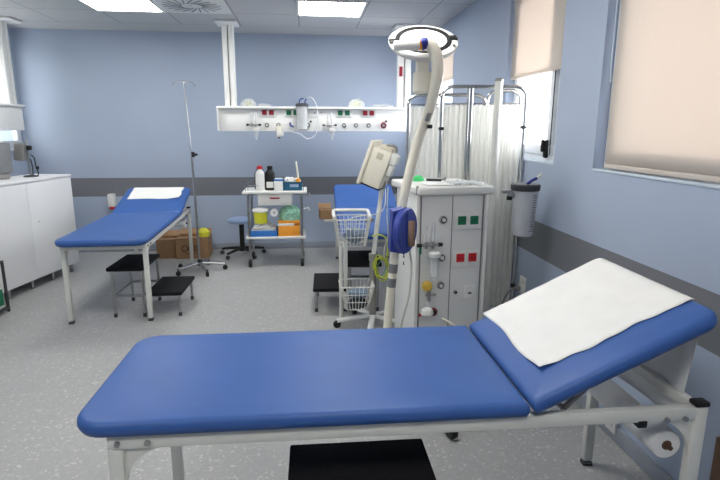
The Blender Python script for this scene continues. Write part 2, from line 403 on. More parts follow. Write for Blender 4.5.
def exam_bed(label, loc, rz, ang, paper, pang=None):
    t = thing('examination_bed', label, 'examination bed', loc, rz, 'blue padded examination beds')
    pad_mesh(0, 0, BF, BW, (.09, .012, .012, .09), .055).build('mattress_pad', 'vinyl', t, 50, mtx=Matrix.Translation((0, 0, BZ)))
    mb = Matrix.Translation((BF-.004, 0, BZ)) @ Matrix.Rotation(-ang, 4, 'Y')
    br = pad_mesh(0, 0, BL, BW, (.012, .055, .055, .012), .055).build('backrest_pad', 'vinyl', t, 50, mtx=mb)
    # tilting carrier under the backrest
    cb = MB(); cb.box((BL/2, .09, -.07), (BL-.1, .03, .03), .004).box((BL/2, BW-.09, -.07), (BL-.1, .03, .03), .004).box((BL-.1, BW/2, -.07), (.03, BW-.2, .03), .004)
    cb.build('backrest_frame', 'white_paint', t, mtx=mb)
    ra = MB()   # ratchet struts
    xs = BF+.36*math.cos(ang); zs = BZ+.36*math.sin(ang)-.09
    for y in (.12, BW-.12): ra.tube([(xs, y, zs), (BF+.16, y, .565)], .009, 8)
    ra.tube([(BF+.16, .12, .565), (BF+.16, BW-.12, .565)], .008, 8)
    ra.build('support_strut', 'greymetal', t)
    X0, X1 = .095, BF+.575
    zt = BZ-.056; rh = .04; r = MB()
    for y in (.035, BW-.035): r.box(((X0+X1)/2, y, zt-rh/2), (X1-X0, .03, rh), .003)
    for x in (X0+.015, BF-.04): r.box((x, BW/2, zt-rh/2-.001), (.03, BW-.1, rh-.004), .003)
    r.box((X1-.015, BW/2, zt-rh/2-.001), (.03, BW-.1, rh-.004), .003)
    r.build('frame', 'white_paint', t)
    for y, s in ((.0175, -1), (BW-.0175, 1)):
        for x in (X0+.03, X0+.11, X1-.075, X1-.135): MB().cyl((x, y, zt-rh/2-(.012 if x > 1 else 0)), (x, y+s*.007, zt-rh/2-(.012 if x > 1 else 0)), .008, n=10).build('bolt', 'steel', t)
    MB().box((X1-.21, .032, zt-rh-.006), (.03, .03, .024), .004).build('ratchet_knob', 'black', t)
    for y in (.035, BW-.035):
        for x, s in ((X0+.02, 1), (X1-.02, -1)):
            l = MB(); zl = zt-rh if x < 1 else zt+.002
            l.box((x, y, zl/2+.012), (.04, .032, zl-.024), .004)
            rr = .13; ol = [(x+s*.02, zt-rh-rr)]+[(x+s*(.02+rr)-s*rr*math.cos(a)*1.0, zt-rh-rr+rr*math.sin(a)) for a in [PI/2*k/10 for k in range(11)]]+[(x+s*(.02+rr), zt-rh+.001), (x+s*.02, zt-rh+.001)]
            ol = ol[1:]
            mm = Matrix(((1, 0, 0, 0), (0, 0, 1, y-.006), (0, 1, 0, 0), (0, 0, 0, 1)))
            l.prism(ol, 0, .012, mm)
            lo = l.build('leg', 'white_paint', t)
            MB().box((x, y, .008), (.042, .034, .016), .004).build('foot_cap', 'dark', lo)
            if x > 1: MB().box((x, y, zl+.008), (.046, .038, .016), .005).build('end_cap', 'black', lo)
    # paper roll holder behind the backrest
    rx, rz_ = X1-.09, .455
    rc = MB(); rc.lathe([(.016, 0), (.046, 0), (.048, .004), (.048, BW-.13), (.046, BW-.126), (.016, BW-.126), (.016, 0)], (rx, .06, rz_), (0, 1, 0), 24); rc.build('paper_roll', 'paper', t)
    MB().cyl((rx, .04, rz_), (rx, BW-.04, rz_), .008, n=10).build('roll_rod', 'cardd', t)
    MB().cyl((rx, .058, rz_), (rx, BW-.068, rz_), .0165, n=14).build('roll_core', 'wood', t)
    # the paper draped over the backrest
    u0, u1, v0, v1 = paper
    n_ = random.Random(int(loc[0]*100))
    def fn(a, b):
        w = u0+(u1-u0)*a; v = v0+(v1-v0)*b
        if b < .5: v += (.005*math.sin(a*13)+.003*math.sin(a*31+1))*(1-2*b)+(.02*a if False else 0)
        if a < .5: w += .006*math.sin(b*9+2)*(1-2*a)
        z = .0025+.0014*abs(math.sin(a*11+b*4))+(.012*max(0, 1-a*9)*max(0, 1-b*5))
        if w > BL-.035: z -= (w-BL+.035)**2*9
        return (w, v, z)
    p = MB().grid(fn, 44, 30).build('paper_sheet', 'paper', None, 60, solid=.0008)
    p.matrix_world = Matrix.Translation(loc) @ Matrix.Rotation(rz, 4, 'Z') @ mb
    return t, p
DP = [math.degrees]
bedA, pA = exam_bed('near blue examination bed filling the foreground with large white paper sheet', (-.6576, 1.3357, 0), -.0083, .4443, (.085, .622, .118, .648))
tag(pA, 'large white paper sheet lying on the backrest of the nearest bed', 'paper sheet', 'paper sheets on the beds')
bedB, pB = exam_bed('blue examination bed at left standing beside the long white cabinet', (-1.16, 3.80, 0), PI/2+.03, .28, (.30, .60, .07, .57))
tag(pB, 'small white paper sheet on the backrest of the left bed', 'paper sheet', 'paper sheets on the beds')
bedC, pC = exam_bed('blue examination bed behind the monitor stand with its head at the back wall', (.90, 3.86, 0), PI/2-.02, .30, (.30, .60, .07, .57))
bpy.data.objects.remove(pC)
MB().box((1.90, .66, .44), (.20, .17, .02), .004).box((1.90, .60, .49), (.03, .03, .11), .003).box((1.75, .60, .44), (.30, .02, .02), .003).build('side_shelf', 'white_paint', bedC)
# white sheet hanging from the roll behind the near backrest
g = MB().grid(lambda a, b: (1.19+.04*a+.012*math.sin(b*5), 1.43+.50*b, .50+.34*a), 10, 10).build('hanging_paper', 'paper', None, 60, solid=.0008)
tag(g, 'pale paper hanging under the raised backrest of the nearest bed', 'paper')

# ------------------------------------------------------------------ two-step stools
def step_stool(label, loc, rz, w=.46, d=.27):
    """upper tread toward +X local is behind; lower tread at x in front.  tread long side along Y"""
    t = thing('step_stool', label, 'step stool', loc, rz, 'black two-step stools')
    for i, (x0, z) in enumerate(((0, .40), (d+.005, .20))):
        MB().box((x0+d/2, w/2, z-.014), (d, w, .028), .006).build('tread', 'rubber', t)
    f = MB(); r = .011
    for y in (.03, w-.03):
        f.tube([(.03, y, .37), (d-.02, y, .37)], r, 8)
        f.tube([(.03, y, .17), (2*d-.02, y, .17)], r, 8)
    for x in (.03, d-.02): f.tube([(x, .03, .37), (x, w-.03, .37)], r, 8)
    f.tube([(2*d-.02, .03, .17), (2*d-.02, w-.03, .17)], r, 8); f.tube([(.03, .03, .17), (.03, w-.03, .17)], r, 8)
    f.build('frame', 'steel', t)
    for y in (.03, w-.03):
        for x, z in ((.03, .38), (d-.02, .38), (2*d-.02, .18)):
            l = MB().tube([(x, y, .01), (x, y, z)], r, 10).build('leg', 'steel', t)
            MB().cyl((x, y, 0), (x, y, .03), r+.003, n=10).build('rubber_foot', 'dark', l)
    return t
step_stool('black two-step stool on steel legs under the left bed', (-1.52, 3.98, 0), -.02)
step_stool('black two-step stool on steel legs beside the basket stand', (.60, 4.40, 0), PI-.04)
step_stool('black-topped step stool under the front edge of the nearest bed', (-.07, 1.585, 0), -PI/2-.01, w=.45, d=.27)

# ------------------------------------------------------------------ long white cabinet at left
t = thing('storage_cabinet', 'long white storage cabinet on short legs along the left wall', 'cabinet', (-2.35, 5.49, 0), math.radians(-10))
# local: x<0 behind the front face (front faces +X), y toward the camera negative
Lc, Dc, zc0, zc1 = 1.9, .38, .085, .985
MB().box((-Dc/2, -Lc/2, (zc0+zc1-.02)/2), (Dc, Lc, zc1-zc0-.02), .004).build('body', 'white_lam', t)
MB().box((-Dc/2+.006, -Lc/2, zc1-.011), (Dc+.016, Lc+.012, .022), .004).build('worktop', 'white_lam', t)
for k in range(3):
    y1 = -.004-k*Lc/3*1.0; y0 = y1-Lc/3+.002
    d = MB().box((.006, (y0+y1)/2, (zc0+zc1)/2-.012), (.012, y1-y0, zc1-zc0-.035), .002).build('door', 'white_lam', t)
    MB().cyl((.012, y0+.10, .60), (.016, y0+.10, .60), .006, n=10).build('lock', 'steel', d)
for k in range(7):
    for x in (-.04, -Dc+.05):
        MB().cyl((x, -.08-k*(Lc-.16)/6, 0), (x, -.08-k*(Lc-.16)/6, zc0), .014, n=12).build('leg', 'steel', t)

# pedal bin frame at the left edge
t = thing('waste_bin', 'dark framed bin with white and green side standing at left picture edge', 'bin', (-2.60, 4.26, 0), math.radians(-10))
bf = MB()
for y in (0, -.35):
    for x in (.09, .22): bf.box((x, y, .21), (.018, .018, .42), .003)
for z in (.03, .41): bf.box((.22, -.175, z), (.018, .35, .018), .003).box((.155, 0, z), (.13, .018, .018), .003).box((.155, -.35, z), (.13, .018, .018), .003)
bf.build('frame', 'dark', t)
MB().box((.155, -.175, .22), (.11, .325, .36), .01).build('body', 'white_plastic', t)
MB().box((.209, -.175, .13), (.004, .30, .13)).build('stripe', 'green', t)

# monitoring equipment on the cabinet
t = thing('patient_monitor', 'grey boxy patient monitor standing on the long white cabinet', 'monitor', (-2.74, 4.98, .985), math.radians(-18))
MB().box((0, 0, .185), (.16, .20, .27), .018).build('housing', 'steelgrey', t)
MB().box((.0, -.104, .20), (.12, .01, .19), .004).build('screen', 'dark', t)
MB().box((0, 0, .025), (.13, .14, .05), .01).build('foot', 'greymetal', t)
MB().tube([(-.05, 0, .31), (-.05, 0, .35), (.05, 0, .35), (.05, 0, .31)], .01, 8).build('handle', 'greymetal', t)
t = thing('infusion_pump', 'grey pump with black knob clamped on a short pole above the cabinet', 'pump', (-2.62, 5.22, .985), 0)
MB().box((-.02, 0, .23), (.09, .10, .16), .014, rot=(0, .12, 0)).build('housing', 'greymetal', t)
MB().cyl((.04, 0, 0), (.04, 0, .36), .008, n=10).build('pole', 'steel', t)
MB().cyl((.05, -.02, .27), (.085, -.02, .27), .022, n=14, bev=.004).build('knob', 'black', t)
MB().lathe([(0, 0), (.06, 0), (.06, .012), (.012, .02), (0, .02)], (.04, 0, 0)).build('base', 'dark', t)
c = MB().tube([(-2.55, 5.20, 1.19), (-2.52, 5.2, 1.16), (-2.515, 5.2, 1.08), (-2.51, 5.22, 1.03), (-2.515, 5.22, .99)], .005, 8, smooth=5)
c.tube([(-2.56, 5.21, 1.15), (-2.545, 5.2, 1.08), (-2.55, 5.2, .99)], .005, 8, smooth=5)
c.box((-2.50, 5.20, 1.07), (.02, .02, .03), .004)
tag(c.build('monitor_cable', 'black'), 'black cables dropping from the pump onto the white cabinet', 'cable')

# ------------------------------------------------------------------ service beams
def socket_plate(p, y, x0, x1, z0, z1, m='white_plastic'):
    return MB().box(((x0+x1)/2, y-.004, (z0+z1)/2), (x1-x0, .008, z1-z0), .003).build('socket_plate', m, p)
def socket(pl, x, y, z, m, s=.045):
    o = MB().box((x, y-.011, z), (s, .008, s), .004).build('socket', m, pl)
    k = MB()
    for dx in (-.009, .009): k.cyl((x+dx, y-.0155, z), (x+dx, y-.0148, z), .0035, n=8)
    k.cyl((x, y-.0153, z-.0), (x, y-.0149, z), .001, n=6)
    k.build('socket_holes', 'black', o); return o
def gas_outlet(p, x, y, z, r=.022, ring='steel', core='white_plastic'):
    o = MB().lathe([(0, 0), (r, 0), (r, .010), (r*.8, .016), (r*.7, .012), (0, .012)], (x, y, z), (0, -1, 0), 20).build('gas_outlet', ring, p)
    MB().lathe([(0, 0), (r*.72, 0), (r*.72, .002), (0, .002)], (x, y-.012, z), (0, -1, 0), 20).build('outlet_ring', 'dark', o)
    MB().lathe([(0, 0), (r*.5, 0), (r*.5, .006), (r*.25, .006), (r*.25, .003), (0, .003)], (x, y-.012, z), (0, -1, 0), 16).build('outlet_core', core, o)
    return o
def beam_column(p, xa, xb, y, z0):
    c = MB(); w = (xb-xa)
    c.box((xa+w*.22, y, (z0+H)/2), (w*.44, .09, H-z0), .006)
    c.box((xa+w*.78, y, (z0+H)/2), (w*.44, .09, H-z0), .006)
    c.box((xa+w*.5, y+.02, (z0+H)/2), (w*.2, .03, H-z0))
    o = c.build('column', 'beam', p)
    MB().box((xa+w/2, y-.05, H-.014), (w+.10, .26, .024), .008).build('ceiling_cap', 'beam', o)
    return o
YBm = 5.65
t = thing('service_beam', 'white overhead medical supply beam spanning the blue back wall', 'service beam', (0, 0, 0))
X0b, X1b = -.895, 1.15
MB().box(((X0b+X1b)/2, YBm+.07, 1.52), (X1b-X0b, .14, .225), .006).build('front_panel', 'beam', t)
MB().box(((X0b+X1b)/2, YBm+.055, 1.648), (X1b-X0b+.01, .20, .024), .006).build('top_shelf', 'beam', t)
MB().box((X0b+.004, YBm+.03, 1.53), (.012, .17, .235), .004).build('end_cap', 'beam', t)
beam_column(t, -.822, -.708, YBm+.08, 1.66); beam_column(t, .985, 1.125, YBm+.08, 1.66)
MB().box((1.015, YBm+.025, 2.03), (.035, .015, .10), .004).build('red_tag', 'dred', t)
for xs, m in (((-.419, -.347), 'dred'), ((-.167, -.095), 'green'), ((.371, .445), 'green'), ((.633, .705), 'dred')):
    pl = socket_plate(t, YBm, xs[0]-.045, xs[1]+.045, 1.555, 1.632)
    for x in xs: socket(pl, x, YBm, 1.60, m, .05)
MB().box((.05, YBm-.003, 1.555), (.16, .005, .003)).build('rail_seam', 'seam', t)
for x in (-.397, -.278, .03, .41, .538, .672): gas_outlet(t, x, YBm, 1.472, .024)
gas_outlet(t, .833, YBm, 1.472, .032, 'dred', 'steel')
for x, z in ((.06, 1.51), (.86, 1.515), (.10, 1.60), (.17, 1.605)): MB().cyl((x, YBm, z), (x, YBm-.012, z), .011 if z < 1.55 else .006, n=12).build('hook_knob', 'black', t)
def flowmeter(name, label, x, y, z, drop=.1, group=None, s=1.0):
    f = thing(name, label, 'flowmeter', (x, y, z), 0, group)
    MB().cyl((-.05*s, -.03, 0), (.05*s, -.03, 0), .008*s, n=10).box((0, -.015, 0), (.022, .03, .022), .003).cyl((-.02*s, -.03, -.02), (-.02*s, -.03, .02), .009*s, n=10).cyl((.02*s, -.03, -.02), (.02*s, -.03, .02), .009*s, n=10).build('manifold', 'steel', f)
    for sx in (-1, 1): MB().cyl((sx*.05*s, -.03, 0), (sx*.075*s, -.03, 0), .011*s, n=12).build('knob', 'black', f)
    MB().lathe([(0, 0), (.011*s, 0), (.012*s, .10*s), (.009*s, .115*s), (0, .115*s)], (.02*s, -.03, .015), n=14).build('gauge_tube', 'clear', f)
    MB().lathe([(0, 0), (.008*s, 0), (.008*s, .10*s), (0, .10*s)], (-.025*s, -.03, .015), n=12).build('side_tube', 'clear', f)
    MB().lathe([(0, 0), (.034*s, .004), (.036*s, .012), (.036*s, .026), (.03*s, .032), (0, .034)], (.025*s, -.045, -.07*s), n=20).build('bottle_cap', 'white_plastic', f)
    MB().lathe([(0, 0), (.012*s, 0), (.022*s, .01), (.026*s, drop), (0, drop)], (.025*s, -.045, -.07*s-drop), n=20).build('bottle', 'clear', f)
    MB().tube([(.025*s, -.045, -.07*s-drop+.004), (.025*s, -.045, -.09*s-drop)], .005, 8).build('nozzle', 'white_plastic', f)
    return f
flowmeter('flowmeter', 'small clear flowmeter with black knobs at left end of the wall beam', -.531, YBm, 1.474, .06)
flowmeter('flowmeter', 'small clear flowmeter with black knobs right of the suction jar on the beam', .256, YBm, 1.474, .06)
f = thing('suction_regulator', 'white suction regulator hanging below the beam left of the suction jar', 'regulator', (-.272, YBm, 1.46))
MB().box((0, -.03, -.055), (.055, .04, .11), .008).build('body', 'cream', f)
MB().lathe([(0, 0), (.012, 0), (.012, .015), (0, .015)], (0, -.03, -.125), n=12).build('nozzle', 'dark', f)
MB().box((.012, -.032, -.075), (.07, .045, .05), .006).build('cover', 'white_plastic', f)
f = thing('hose_connector', 'purple-blue hose connector plugged in beside the suction jar', 'connector', (-.138, YBm, 1.474))
MB().cyl((0, 0, 0), (0, -.03, 0), .016, n=14).build('body', 'white_plastic', f)
MB().tube([(-.018, -.03, .025), (-.012, -.035, -.005), (.02, -.035, -.018)], .010, 8, smooth=3).build('lever', 'navy', f)
f = thing('suction_jar', 'clear suction jar with dark lid hanging on the back wall beam', 'suction jar', (-.03, YBm-.09, 1.42))
MB().lathe([(0, 0), (.045, 0), (.055, .01), (.060, .24), (.055, .24), (.050, .014), (0, .012)], n=28).build('canister', 'jar', f)
MB().lathe([(0, .24), (.066, .24), (.066, .262), (.05, .272), (0, .272)], n=28).build('lid', 'dark', f)
MB().tube([(-.03, 0, .27), (-.015, 0, .31), (.02, 0, .32)], .006, 8, smooth=3).build('hose_stub', 'navy', f)
MB().tube([(.03, 0, .265), (.035, 0, .30), (.05, 0, .315)], .006, 8, smooth=3).build('hose_stub', 'navy', f)
MB().box((0, .072, .20), (.03, .04, .05), .004).build('bracket', 'steel', f)
f = MB().tube([(.02, YBm-.09, 1.74), (.07, YBm-.11, 1.745), (.12, YBm-.12, 1.66), (.13, YBm-.12, 1.5), (.10, YBm-.12, 1.37), (.02, YBm-.12, 1.335), (-.06, YBm-.12, 1.38), (-.16, YBm-.10, 1.41), (-.24, YBm-.09, 1.40)], .006, 8, smooth=6).build('suction_tube', 'tube')
tag(f, 'loop of clear tubing hanging from the suction jar on the beam', 'tube')
def plastic_bag(label, x0, x1, h, seed, m='film', inner=None, z=1.6615, d=.12, y=None):
    y = YBm+.05 if y is None else y
    r = random.Random(seed); t = thing('plastic_bag', label, 'plastic bag', ((x0+x1)/2, y, z)); w = (x1-x0)/2
    rr = [[r.uniform(.55, 1.0) for _ in range(9)] for _ in range(13)]
    def fn(a, b):
        th = 2*PI*a; k = rr[int(a*12) % 12][int(b*8)]*(1 if int(a*24) % 2 else .88)
        R = math.cos(b*PI/2)*(.8+.2*k) if b > .25 else 1*(.85+.15*k)
        return (w*R*math.cos(th), d/2*R*math.sin(th), max(0, h*(math.sin(b*PI/2)**.7)*(.75+.35*k)) if b > 0 else 0)
    MB().grid(fn, 24, 8).build('film', m, t, 20)
    if inner: MB().blob((0, 0, h*.38), (w*.5, d*.25, h*.32), 2, .25, seed).build('contents', inner, t, 20)
    return t
plastic_bag('crumpled clear bag with yellow contents on beam by the left column', -.66, -.50, .075, 2, inner='filmy')
plastic_bag('flat clear plastic wrapper on the beam right of the yellow bag', -.49, -.35, .03, 3)
plastic_bag('crumpled bag with yellow contents on the right half of the beam', .46, .64, .085, 4, inner='filmy')
plastic_bag('flat clear plastic wrapper near the right column of the beam', .70, .95, .035, 5)

t = thing('service_beam', 'white medical supply beam along the left wall above the cabinet', 'service beam', (0, 0, 0))
MB().box((-2.955, 4.98, 1.53), (.12, 1.76, .24), .006).build('front_panel', 'beam', t)
MB().box((-2.945, 4.98, 1.655), (.17, 1.77, .022), .006).build('top_shelf', 'beam', t)
c = MB()
c.box((-2.965, 5.72, 2.07), (.09, .055, .82), .006).box((-2.965, 5.80, 2.07), (.09, .055, .82), .006).box((-2.965, 5.76, 2.07), (.03, .04, .82)); o = c.build('column', 'beam', t)
MB().box((-2.93, 5.76, H-.014), (.26, .24, .024), .008).build('ceiling_cap', 'beam', o)

# ------------------------------------------------------------------ supply cart
YC = 5.40
t = thing('supply_cart', 'white topped two-shelf supply cart on casters by the back wall', 'cart', (0, 0, 0))
MB().box((-.325, YC+.20, .792), (.66, .42, .026), .006).build('top_shelf', 'white_plastic', t)
MB().box((-.325, YC+.20, .316), (.62, .40, .024), .006).build('lower_shelf', 'white_plastic', t)
for x in (-.60, -.055):
    for y in (YC+.03, YC+.37):
        l = MB().tube([(x, y, .09), (x, y, .785)], .013, 10).build('leg', 'steel', t)
        MB().cyl((x-.016, y, .042), (x+.016, y, .042), .042, n=18, bev=.005).build('wheel', 'black', l)
        MB().box((x-.019, y, .066), (.005, .03, .06), .001).box((x+.019, y, .066), (.005, .03, .06), .001).box((x, y, .094), (.045, .034, .008), .002).build('caster_fork', 'steel', l)
d = MB().box((-.325, YC+.17, .717), (.345, .33, .115), .006).build('drawer', 'white_plastic', t)
MB().box((-.325, YC-.001, .735), (.10, .012, .014), .003).build('handle', 'dred', d)
ra = MB()
ra.tube([(-.62, YC+.03, .80), (-.63, YC+.03, .88), (-.55, YC+.38, .90), (-.10, YC+.38, .90), (-.03, YC+.03, .88), (-.03, YC+.03, .80)], .004, 6)
ra.tube([(-.60, YC+.06, .80), (-.60, YC+.06, .86), (-.46, YC+.06, .86), (-.46, YC+.06, .80)], .004, 6)
ra.build('wire_rail', 'chrome', t)
MB().tube([(-.03, YC+.05, .745), (.035, YC+.05, .745), (.035, YC+.30, .745), (-.03, YC+.30, .745)], .006, 8).build('push_handle', 'steel', t)
MB().tube([(-.03, YC+.02, .62), (.02, YC+.02, .63), (.03, YC+.02, .60)], .006, 8).build('side_hook', 'white_plastic', t)
def bottle(label, x, y, z, r, h, m, capm, neck=.35, lab=None, square=False):
    b = thing('bottle', label, 'bottle', (x, y, z))
    hs = h*.66
    MB().lathe([(0, 0), (r, 0), (r, hs), (r*.9, hs+.02), (r*neck, hs+.05), (r*neck, h-.02), (0, h-.02)], n=20, flat=.8).build('body', m, b)
    MB().lathe([(0, 0), (r*neck+.005, 0), (r*neck+.005, .03), (r*neck, .034), (0, .034)], (0, 0, h-.034), n=14).build('cap', capm, b)
    if lab: MB().box((0, -r*.8-.001, hs*.35), (r*1.4, .003, hs*.38), .001).build('bottle_label', lab, b)
    return b
bottle('tall white bottle with red cap at the left end of the cart top', -.475, YC+.09, .806, .046, .255, 'white_plastic', 'red')
bottle('black bottle half hidden behind the tall white red-capped bottle', -.488, YC+.22, .806, .056, .24, 'black', 'dred', .45)
bottle('black bottle with dark cap and white label on the cart top', -.375, YC+.13, .806, .052, .25, 'black', 'black', .45, 'white_plastic')
b = thing('tissue_box', 'small white box with blue rim between bottle and glove box', 'box', (-.286, YC+.10, .806))
MB().box((0, 0, .05), (.092, .09, .10), .006).build('body', 'white_plastic', b)
MB().box((0, 0, .108), (.096, .094, .016), .005).build('lid', 'bluetray', b)
MB().box((0, 0, .121), (.08, .08, .01), .004).build('top', 'white_plastic', b)
b = thing('glove_box', 'dark teal glove box full of white packs on the cart top', 'glove box', (-.145, YC+.12, .806))
bb = MB()
for sx, sy, dx, dy in ((0, -.06, .20, .004), (0, .06, .20, .004), (-.098, 0, .004, .116), (.098, 0, .004, .116)): bb.box((sx, sy, .045), (dx, dy, .09))
bb.box((0, 0, .003), (.196, .12, .006)); bb.build('body', 'teal', b)
MB().box((.02, -.0625, .05), (.09, .002, .03), .0005).build('printed_band', 'seatblue', b)
MB().blob((-.03, 0, .095), (.065, .045, .042), 2, .22, 5).build('white_packs', 'paper', b, 20)
MB().blob((.035, .01, .09), (.05, .04, .036), 2, .25, 8).build('white_packs', 'white_plastic', b, 20)
b = thing('syringe', 'tall clear syringe with orange base standing in the teal glove box', 'syringe', (-.082, YC+.07, .895))
MB().lathe([(0, 0), (.022, 0), (.022, .03), (.013, .036), (0, .036)], n=14).build('hub', 'orange', b)
MB().tube([(0, 0, .03), (-.008, 0, .12), (-.02, 0, .21)], .010, 10).build('barrel', 'cream', b)
b = thing('sharps_container', 'round yellow sharps container with white lid on the cart', 'sharps container', (-.48, YC+.06, .47))
MB().lathe([(0, 0), (.066, 0), (.074, .12), (0, .12)], n=26).build('body', 'yellow', b)
MB().lathe([(0, .12), (.084, .12), (.087, .135), (.075, .155), (.02, .165), (0, .165)], n=26).build('lid', 'white_plastic', b)
MB().box((0, .08, .10), (.02, .10, .02), .003).build('hanging_bracket', 'steel', b)
b = thing('paper_roll_holder', 'round white tape roll hanging in the cart beside yellow container', 'roll', (-.338, YC+.05, .58))
MB().lathe([(.012, 0), (.04, 0), (.04, .03), (.012, .03), (.012, 0)], (0, 0, 0), (0, -1, 0), 22).build('tape', 'paper', b)
MB().tube([(0, .0, 0), (0, -.02, .012), (0, .02, .075)], .003, 6).build('hook', 'steel', b)
b = thing('tray', 'blue tray of white papers on the lower cart shelf', 'tray', (-.452, YC+.15, .328))
bb = MB().box((0, 0, .004), (.27, .26, .008))
for sx, sy, dx, dy in ((0, -.13, .27, .006), (0, .13, .27, .006), (-.134, 0, .006, .26), (.134, 0, .006, .26)): bb.box((sx, sy, .032), (dx, dy, .064), .002)
bb.build('body', 'bluetray', b)
p = MB()
for k in range(11): p.box((.004*math.sin(k*2.), -.004, .045+.009*k), (.24-.018*k*(k > 4), .22, .009), .002, rot=(.02*math.sin(k), .04*math.sin(k*1.7), .07*math.sin(k*2.3)))
tag(p.build('paper_stack', 'paper', None), 'loose stack of white papers lying in the blue tray', 'papers').location = (-.452, YC+.15, .328)
b = thing('carton', 'orange carton with white band on the lower cart shelf', 'box', (-.188, YC+.13, .328))
MB().box((0, 0, .055), (.225, .20, .11), .003).build('body', 'orange', b)
MB().box((-.03, -.001, .122), (.17, .198, .024), .003).build('white_box', 'white_plastic', b)
MB().box((.0, 0, .150), (.22, .19, .03), .003).build('lid', 'orange', b)
plastic_bag('pale green plastic bag resting on the orange carton', -.30, -.05, .15, 11, m='greenbag', z=.4935, d=.2, y=YC+.13)

# rolling stools
def rolling_stool(label, loc, seat, zs, rot=0, seatm='seatblue'):
    t = thing('rolling_stool', label, 'stool', loc, rot)
    MB().lathe([(0, zs-.05), (.12, zs-.05), (.15, zs-.035), (.158, zs-.015), (.145, zs), (0, zs+.002)], n=32).build('seat', seatm, t)
    MB().cyl((0, 0, .10), (0, 0, zs-.05), .028, n=16).build('column', 'black', t)
    MB().lathe([(0, .06), (.045, .06), (.04, .105), (0, .11)], n=18).build('hub', 'black', t)
    for k in range(5):
        a = 2*PI*k/5+.35; cx, cy = math.cos(a), math.sin(a)
        l = MB().tube([(0, 0, .09), (cx*.14, cy*.14, .082), (cx*.25, cy*.25, .068)], .016, 8, rs=[.02, .016, .013]).build('base_leg', 'black', t)
        MB().cyl((cx*.25-cy*.014, cy*.25+cx*.014, .026), (cx*.25+cy*.014, cy*.25-cx*.014, .026), .025, n=14, bev=.004).build('caster', 'dark', l)
    return t
rolling_stool('low rolling stool with pale blue seat beside the supply cart', (-.745, 5.97, 0), 0, .435)

# ------------------------------------------------------------------ IV stand
t = thing('iv_stand', 'tall steel drip stand beside the head of the left bed', 'drip stand', (-1.10, 5.32, 0))
MB().tube([(0, 0, .08), (-.012, 0, 1.19)], .012, 12).build('lower_pole', 'steel', t)
MB().tube([(-.012, 0, 1.15), (-.045, 0, 1.87)], .006, 10).build('upper_pole', 'chrome', t)
MB().cyl((-.0, 0, 1.16), (.0, 0, 1.21), .017, n=14).cyl((0, -.0, 1.185), (.045, -.02, 1.185), .012, n=12, bev=.003).build('clamp_knob', 'black', t)
hk = MB()
for k in range(4):
    a = PI/2*k+.25; cx, cy = math.cos(a), math.sin(a)
    hk.tube([(-.045+cx*u, cy*u, z) for u, z in ((0, 1.868), (.06, 1.87), (.085, 1.855), (.097, 1.835), (.108, 1.85))], .004, 6, smooth=3)
hk.build('hooks', 'chrome', t)
MB().lathe([(0, .065), (.03, .065), (.03, .10), (.018, .125), (0, .125)], n=16).build('hub', 'black', t)
for k in range(5):
    a = 2*PI*k/5+.15; cx, cy = math.cos(a), math.sin(a)
    l = MB().tube([(0, 0, .09), (cx*.25, cy*.25, .068)], .019, 8, flat=.8).build('base_leg', 'steel', t)
    MB().cyl((cx*.25-cy*.012, cy*.25+cx*.012, .026), (cx*.25+cy*.012, cy*.25-cx*.012, .026), .025, n=14, bev=.004).tube([(cx*.25, cy*.25, .03), (cx*.25, cy*.25, .075)], .007, 8).build('caster', 'black', l)

# ------------------------------------------------------------------ cardboard boxes and dispenser
def carton(label, loc, rz, d, prints=None):
    t = thing('cardboard_box', label, 'box', loc, rz)
    w, dp, h = d; b = MB()
    b.box((0, 0, .002), (w, dp, .004))
    for sx, sy, dx, dy in ((0, -dp/2, w, .005), (0, dp/2, w, .005), (-w/2, 0, .005, dp), (w/2, 0, .005, dp)): b.box((sx, sy, h/2), (dx, dy, h))
    b.build('body', 'card', t)
    MB().box((0, dp/2+.03, h+.02), (w, .005, .09), rot=(-.9, 0, 0)).build('flap', 'card', t)
    MB().box((0, -dp/2+.05, h-.002), (w-.01, .10, .004)).build('flap', 'card', t)
    if prints:
        p = MB(); y = -dp/2-.0035
        p.tube([(-.08+.03*math.cos(a), y, h*.5+.035*math.sin(a)) for a in [2*PI*k/14 for k in range(14)]], .005, 6, closed=True)
        p.tube([(-.02+.02*math.cos(a), y, h*.5+.03*math.sin(a)) for a in [PI/3+1.35*PI*k/8 for k in range(9)]], .005, 6)
        for x in (.03, .055, .08): p.box((x, y, h*.5), (.012, .002, .075))
        p.box((.0, y, h*.5-.055), (.16, .002, .006)); p.build('print', 'cardd', t)
    return t
carton('plain brown cardboard box on the floor behind the left bed', (-1.58, 6.02, 0), 0, (.20, .26, .215))
carton('brown cardboard box with dark printed letters under the left bed head', (-1.29, 6.00, 0), .02, (.35, .28, .235), True)
plastic_bag('yellow and black bag poking out of the printed cardboard box', -1.24, -1.10, .09, 21, m='yellow', z=.24, d=.14, y=5.96)
carton('small open brown cardboard box behind the bed at the monitor stand', (.215, 5.80, .452), .1, (.14, .16, .10))
t = thing('soap_dispenser', 'white wall dispenser with red bottom on the back wall', 'dispenser', (-2.24, 6.30, .52))
MB().box((0, -.045, .10), (.075, .09, .15), .014).build('body', 'white_plastic', t)
MB().box((0, -.05, .012), (.05, .07, .03), .008).build('push_lever', 'red', t)

